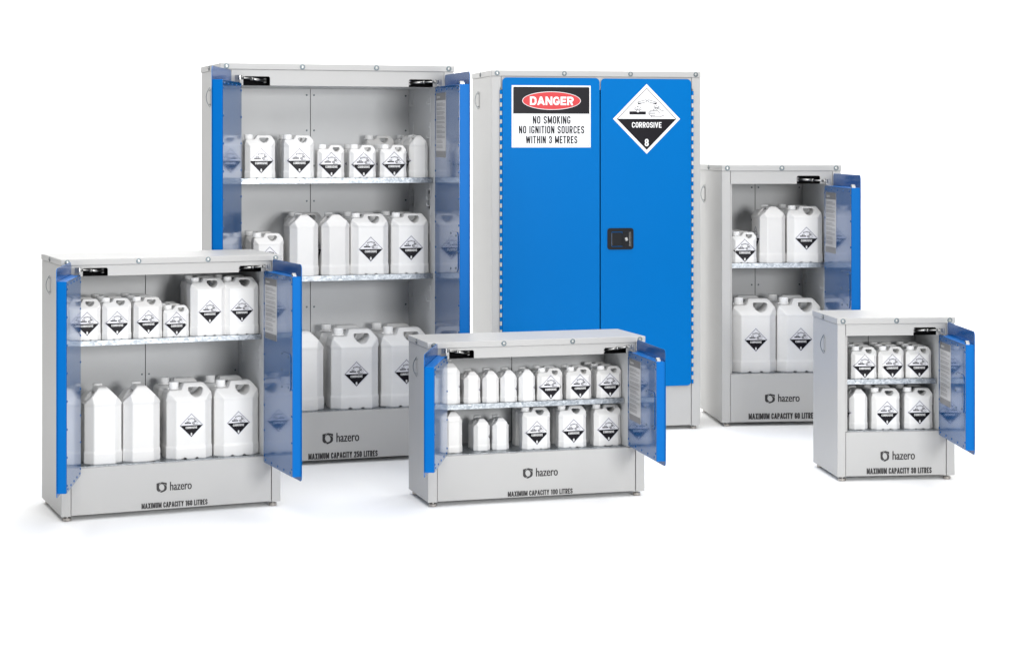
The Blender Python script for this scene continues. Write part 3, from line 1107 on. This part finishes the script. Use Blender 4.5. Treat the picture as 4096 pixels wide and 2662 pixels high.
# ------------------------------------------------------------------ closed cabinet: hinges, signs, latch
B = CAB['B']
dl, drr = B['doors'][0]['ob'], B['doors'][1]['ob']
KN_W = shared('hinge_knuckle', lambda bm: lathe(bm, [(.0050, 0), (.0058, .0006), (.0058, .0196), (.0050, .0202)], 12, 'z'), ['grey_knuckle'])
KN_B = shared('hinge_knuckle_blue', lambda bm: lathe(bm, [(.0050, 0), (.0058, .0006), (.0058, .0196), (.0050, .0202)], 12, 'z'), ['blue_paint'])
for u in (.0445, 1.1 - .0445):
    z, i = 1.742, 0
    while z > .250:
        link('hinge_knuckle', KN_B if i % 2 == 0 else KN_W, ROOT['B'], (u, -.0062, z - .0206))
        z -= .0212
        i += 1
    bm = bmesh.new()
    lathe(bm, [(.0030, .236), (.0030, 1.752), (.0022, 1.756)], 8, 'z', (u, -.0062, 0))
    finish('hinge_pin', bm, 'steel', ROOT['B'])

# danger sign on the left door (door space: x from the hinge at u=.048)
hx = B['st']
X0, X1, Z0, Z1 = .100 - hx, .512 - hx, 1.452, 1.766
bm = bmesh.new()
yo = -.0026
plate(bm, [(X0, Z0), (X1, Z0), (X1, Z1), (X0, Z1)], [], yo, -.0021, 'xz', 0)
SX = lambda px: X0 + (px - 387) / 626 * (X1 - X0)
SZ = lambda py: Z1 - (py - 241) / 488 * (Z1 - Z0)
y1, y2, y3, y4 = yo - .0004, yo - .0007, yo - .0010, yo - .0013
flat(bm, rrect(SX(399), SX(1003), SZ(461), SZ(253), .006, 4, (0, 0, 1, 1)), y1, 1)
ring2d(bm, rrect(SX(399), SX(1003), SZ(718), SZ(461.5), .006, 4, (1, 1, 0, 0)), rrect(SX(399) + .0012, SX(1003) - .0012, SZ(718) + .0012, SZ(461.5) - .0012, .005, 4, (1, 1, 0, 0)), y1, 1)
flat(bm, circle(SX(702), SZ(361), SX(702 + 232) - SX(702), SZ(361 - 72) - SZ(361), 48), y2, 2)
flat(bm, circle(SX(702), SZ(361), SX(702 + 228) - SX(702), SZ(361 - 68) - SZ(361), 48), y3, 3)
sign_text(bm, 'DANGER', SX(530), SX(877), SZ(396), SZ(329), y4, weight=.22, gap=.10, mi=2)
sign_text(bm, 'NO SMOKING', SX(553), SX(852), SZ(543), SZ(482), y1, weight=.15, gap=.10, mi=4)
sign_text(bm, 'NO IGNITION SOURCES', SX(443), SX(962), SZ(620), SZ(559), y1, weight=.15, gap=.10, mi=4)
sign_text(bm, 'WITHIN 3 METRES', SX(498), SX(907), SZ(698), SZ(638), y1, weight=.15, gap=.10, mi=4)
sg = finish('danger_sign', bm, ['sign_white', 'print_black', 'print_white', 'print_red', 'print_black'], dl)
# big corrosive diamond on the right door (door space: hinge at u=W-st, x runs to -L)
pb = placard(.1585, .0205, .0004)
for v in pb.verts:
    v.co += Vector((.809 - (1.1 - hx), -.0026, 1.598))
finish('corrosive_placard', pb, ['sign_white', 'print_black', 'print_white'], drr)
# recessed paddle latch
lx = lambda u: u - (1.1 - hx)
a, b, z0, z1 = lx(.600), lx(.738), .931, 1.040
bm = bmesh.new()
plate(bm, rrect(a, b, z0, z1, .014, 5), [rrect(a + .021, b - .016, z0 + .014, z1 - .018, .004, 3)], -.006, -.0021, 'xz')
lt = finish('latch', bm, 'black_plastic', drr)
bm = bmesh.new()
ia, ib, iz0, iz1 = a + .0215, b - .0165, z0 + .0145, z1 - .0185
box(bm, ia + .058, ib, -.0035, -.0025, iz0, iz1)
finish('latch_dish', bm, 'black_plastic', lt)
bm = bmesh.new()
box(bm, ia + .002, ia + .055, -.0085, -.0040, iz0 + .003, iz1 - .003, .0012)
box(bm, ia + .055, ia + .0575, -.0070, -.0040, iz0 + .003, iz1 - .009, .0006)
finish('paddle', bm, 'black_plastic', lt)
bm = bmesh.new()
ring_c = (ia + .079, 0, (iz0 + iz1) / 2)
lathe(bm, [(.0095, -.0036), (.0095, -.0075), (.0075, -.0085), (.0066, -.0082), (.0060, -.0060)], 18, 'y', ring_c)
finish('key_cylinder', bm, 'steel', lt)
bm = bmesh.new()
for x, zz0, zz1 in ((ia + .0012, iz0 + .004, iz1 - .006), (b - .0155, iz0, iz1), (b - .0225, iz0 + .002, iz1 - .001)):
    box(bm, x, x + .0012, -.0066, -.0058, zz0, zz1)
finish('latch_bead', bm, 'steel', lt)

# ------------------------------------------------------------------ jerrycans on the shelves
KM = {k: can_meshes(k) for k in 'SMLX'}
SIZE = {'S': 'smallest', 'M': 'short', 'L': 'tall', 'X': 'largest'}
CANS = {
    ('A', 1.312, '250 litre cabinet, top shelf'): [
        ('M', .197, .112, 0, 'leftmost short jerrycan with corrosive label'),
        ('M', .378, .112, 0, 'second short labelled jerrycan from the left'),
        ('S', .529, .108, 0, 'left one of three small labelled jerrycans'),
        ('S', .680, .108, 2, 'middle one of three small labelled jerrycans'),
        ('S', .829, .108, -2, 'right one of three small labelled jerrycans'),
        ('M', .960, .165, -88, 'jerrycan turned edge-on at the right end, in front'),
        ('M', .405, .330, 0, 'short jerrycan half hidden behind the second one from the left'),
        ('S', .700, .300, 0, 'small jerrycan hidden behind the middle small one'),
        ('S', .835, .235, 0, 'small jerrycan hidden behind the right small one'),
        ('M', .840, .390, 0, 'short jerrycan in back, handle showing above the small ones'),
        ('M', .962, .375, -90, 'edge-on jerrycan at the right end, behind another')],
    ('A', .862, '250 litre cabinet, middle shelf'): [
        ('M', .236, .112, 0, 'short labelled jerrycan, base hidden by the shorter cabinet'),
        ('M', .238, .310, 0, 'short jerrycan in shade behind the left labelled one'),
        ('L', .404, .157, -90, 'left one of two tall jerrycans turned edge-on'),
        ('L', .552, .157, -86, 'right one of two tall jerrycans turned edge-on'),
        ('L', .469, .370, 0, 'tall jerrycan in back, behind the two edge-on ones'),
        ('L', .718, .134, 0, 'left one of two tall labelled jerrycans in front'),
        ('L', .728, .335, 0, 'tall jerrycan behind the left labelled one'),
        ('L', .913, .134, 0, 'right one of two tall labelled jerrycans in front'),
        ('L', .918, .335, 0, 'tall jerrycan behind the right labelled one')],
    ('A', .2412, '250 litre cabinet, bottom tray'): [
        ('X', .408, .178, -90, 'largest size jerrycan edge-on, cut off by the 160 litre door'),
        ('X', .640, .358, 0, 'largest size jerrycan behind the labelled one in full view'),
        ('X', .649, .154, 0, 'largest size labelled jerrycan in full view in front'),
        ('X', .888, .358, 0, 'largest size jerrycan behind the cut-off labelled one'),
        ('X', .890, .154, 0, 'largest size labelled jerrycan cut off by the 100 litre cabinet')],
    ('C', .695, '160 litre cabinet, upper shelf'): [
        ('M', .110, .104, 0, 'leftmost short labelled jerrycan, partly behind the open door'),
        ('M', .231, .104, 0, 'second short labelled jerrycan from the left'),
        ('M', .355, .104, 0, 'third short labelled jerrycan from the left'),
        ('S', .471, .108, 0, 'only small labelled jerrycan in the front row'),
        ('L', .603, .120, 0, 'left one of two tall labelled jerrycans'),
        ('L', .7385, .120, 0, 'right one of two tall labelled jerrycans'),
        ('L', .614, .270, 0, 'tall jerrycan behind the left tall one'),
        ('L', .7385, .270, 0, 'tall jerrycan behind the right tall one'),
        ('M', .110, .200, 0, 'middle row jerrycan behind the leftmost one'),
        ('M', .228, .200, 0, 'middle row jerrycan behind the second one'),
        ('M', .350, .200, 0, 'middle row jerrycan behind the third one'),
        ('M', .226, .296, 0, 'back row jerrycan, left of two showing caps'),
        ('M', .346, .296, 0, 'back row jerrycan, right of two showing caps'),
        ('S', .466, .196, 0, 'small jerrycan behind the small labelled one'),
        ('S', .472, .290, 0, 'rearmost small jerrycan, third in its file')],
    ('C', .2052, '160 litre cabinet, bottom tray'): [
        ('X', .180, .157, -90, 'left one of two largest size jerrycans turned edge-on'),
        ('X', .3345, .157, -90, 'right one of two largest size jerrycans turned edge-on'),
        ('X', .528, .305, 0, 'largest size jerrycan in back, left'),
        ('X', .527, .138, 0, 'left one of two largest size labelled jerrycans in front'),
        ('X', .721, .305, 0, 'largest size jerrycan in back, right'),
        ('X', .7215, .138, 0, 'right one of two largest size labelled jerrycans in front')],
    ('E', .405, '100 litre cabinet, upper shelf'): [
        ('M', .120, .127, -95, 'taller edge-on jerrycan beside the left door'),
        ('S', .207, .122, -90, 'first of four small edge-on jerrycans from the left'),
        ('S', .287, .122, -90, 'second of four small edge-on jerrycans from the left'),
        ('S', .365, .122, -90, 'third of four small edge-on jerrycans from the left'),
        ('S', .443, .122, -90, 'fourth of four small edge-on jerrycans from the left'),
        ('S', .543, .101, 0, 'left one of three small labelled jerrycans in front'),
        ('S', .670, .101, 0, 'middle one of three small labelled jerrycans in front'),
        ('S', .804, .101, 0, 'right one of three small labelled jerrycans in front'),
        ('S', .546, .180, 0, 'small jerrycan behind the left labelled one'),
        ('S', .672, .180, 0, 'small jerrycan behind the middle labelled one'),
        ('S', .802, .178, 0, 'small jerrycan second in the file at the right'),
        ('S', .800, .255, 0, 'small jerrycan last in the file at the right')],
    ('E', .2052, '100 litre cabinet, bottom tray'): [
        ('M', .126, .127, -90, 'edge-on jerrycan beside the left door'),
        ('S', .256, .150, -90, 'left one of two small edge-on jerrycans'),
        ('S', .337, .150, -90, 'right one of two small edge-on jerrycans'),
        ('M', .484, .205, 0, 'jerrycan behind the left labelled one'),
        ('M', .484, .106, 0, 'left one of three labelled jerrycans in front'),
        ('M', .648, .205, 0, 'jerrycan behind the middle labelled one'),
        ('M', .643, .106, 0, 'middle one of three labelled jerrycans in front'),
        ('M', .797, .205, 0, 'jerrycan behind the right labelled one'),
        ('M', .797, .106, 0, 'right one of three labelled jerrycans in front')],
    ('F', .846, '60 litre cabinet, upper shelf'): [
        ('S', .135, .110, 0, 'small labelled jerrycan at the left, front of its file'),
        ('S', .131, .205, 0, 'small jerrycan second in the file at the left'),
        ('S', .129, .300, 0, 'small jerrycan third in the file at the left'),
        ('S', .128, .394, 0, 'small jerrycan last in the file at the left'),
        ('L', .284, .163, -82, 'tall jerrycan turned edge-on, label facing left'),
        ('L', .464, .138, 0, 'tall labelled jerrycan in front'),
        ('L', .460, .330, 0, 'tall jerrycan behind the labelled one, cap showing')],
    ('F', .2722, '60 litre cabinet, bottom tray'): [
        ('X', .192, .158, 0, 'left largest size labelled jerrycan in front'),
        ('X', .180, .365, 0, 'left largest size jerrycan in back'),
        ('X', .4348, .158, 0, 'right largest size labelled jerrycan in front'),
        ('X', .4235, .365, 0, 'right largest size jerrycan in back')],
    ('G', .438, '30 litre cabinet, upper shelf'): [
        ('S', .141, .103, 0, 'left small labelled jerrycan in the front row'),
        ('S', .264, .103, 0, 'middle small labelled jerrycan in the front row'),
        ('S', .389, .103, 0, 'right small labelled jerrycan in the front row'),
        ('S', .146, .192, 0, 'left small jerrycan in the middle row'),
        ('S', .270, .192, 0, 'middle small jerrycan in the middle row'),
        ('S', .394, .192, 0, 'right small jerrycan in the middle row'),
        ('S', .147, .282, 0, 'left small jerrycan in the back row'),
        ('S', .276, .282, 0, 'middle small jerrycan in the back row'),
        ('S', .400, .282, 0, 'right small jerrycan in the back row')],
    ('G', .2142, '30 litre cabinet, bottom tray'): [
        ('M', .118, .138, -88, 'jerrycan turned edge-on at the left'),
        ('M', .240, .107, 0, 'left labelled jerrycan in front'),
        ('M', .389, .107, 0, 'right labelled jerrycan in front'),
        ('M', .243, .226, 0, 'left jerrycan in back'),
        ('M', .392, .226, 0, 'right jerrycan in back')],
}
rnd = random.Random(11)
for (ck, z, where), items in CANS.items():
    c = CAB[ck]
    M = Matrix.Translation(Vector(c['loc'])) @ Matrix.Rotation(c['yaw'], 4, 'Z')
    for kind, u, v, rot, lab in items:
        p = M @ Vector((u, v, z))
        r = empty('jerrycan', p, c['yaw'] + R(rot + rnd.uniform(-1.2, 1.2)))
        r.scale = (c['ks'],) * 3
        r['label'] = lab + ', ' + where
        r['category'] = 'jerrycan'
        r['group'] = 'white plastic jerrycans on the ' + where.replace(' cabinet,', '')
        body, cap, ring, labm, cl = KM[kind]
        link('body', body, r)
        cp = link('cap', cap, r, cl, (0, 0, rnd.uniform(0, 6)))
        link('tamper_ring', ring, r, cl)
        lo = link('hazard_label', labm, r)
        if rot <= -89:
            lo.rotation_euler = (0, 0, math.pi)   # sticker on the far side
        lo.scale = (1, 1.003, 1)
        lo.location.x = rnd.uniform(-.002, .002)
        lo.location.z = rnd.uniform(-.001, .003)
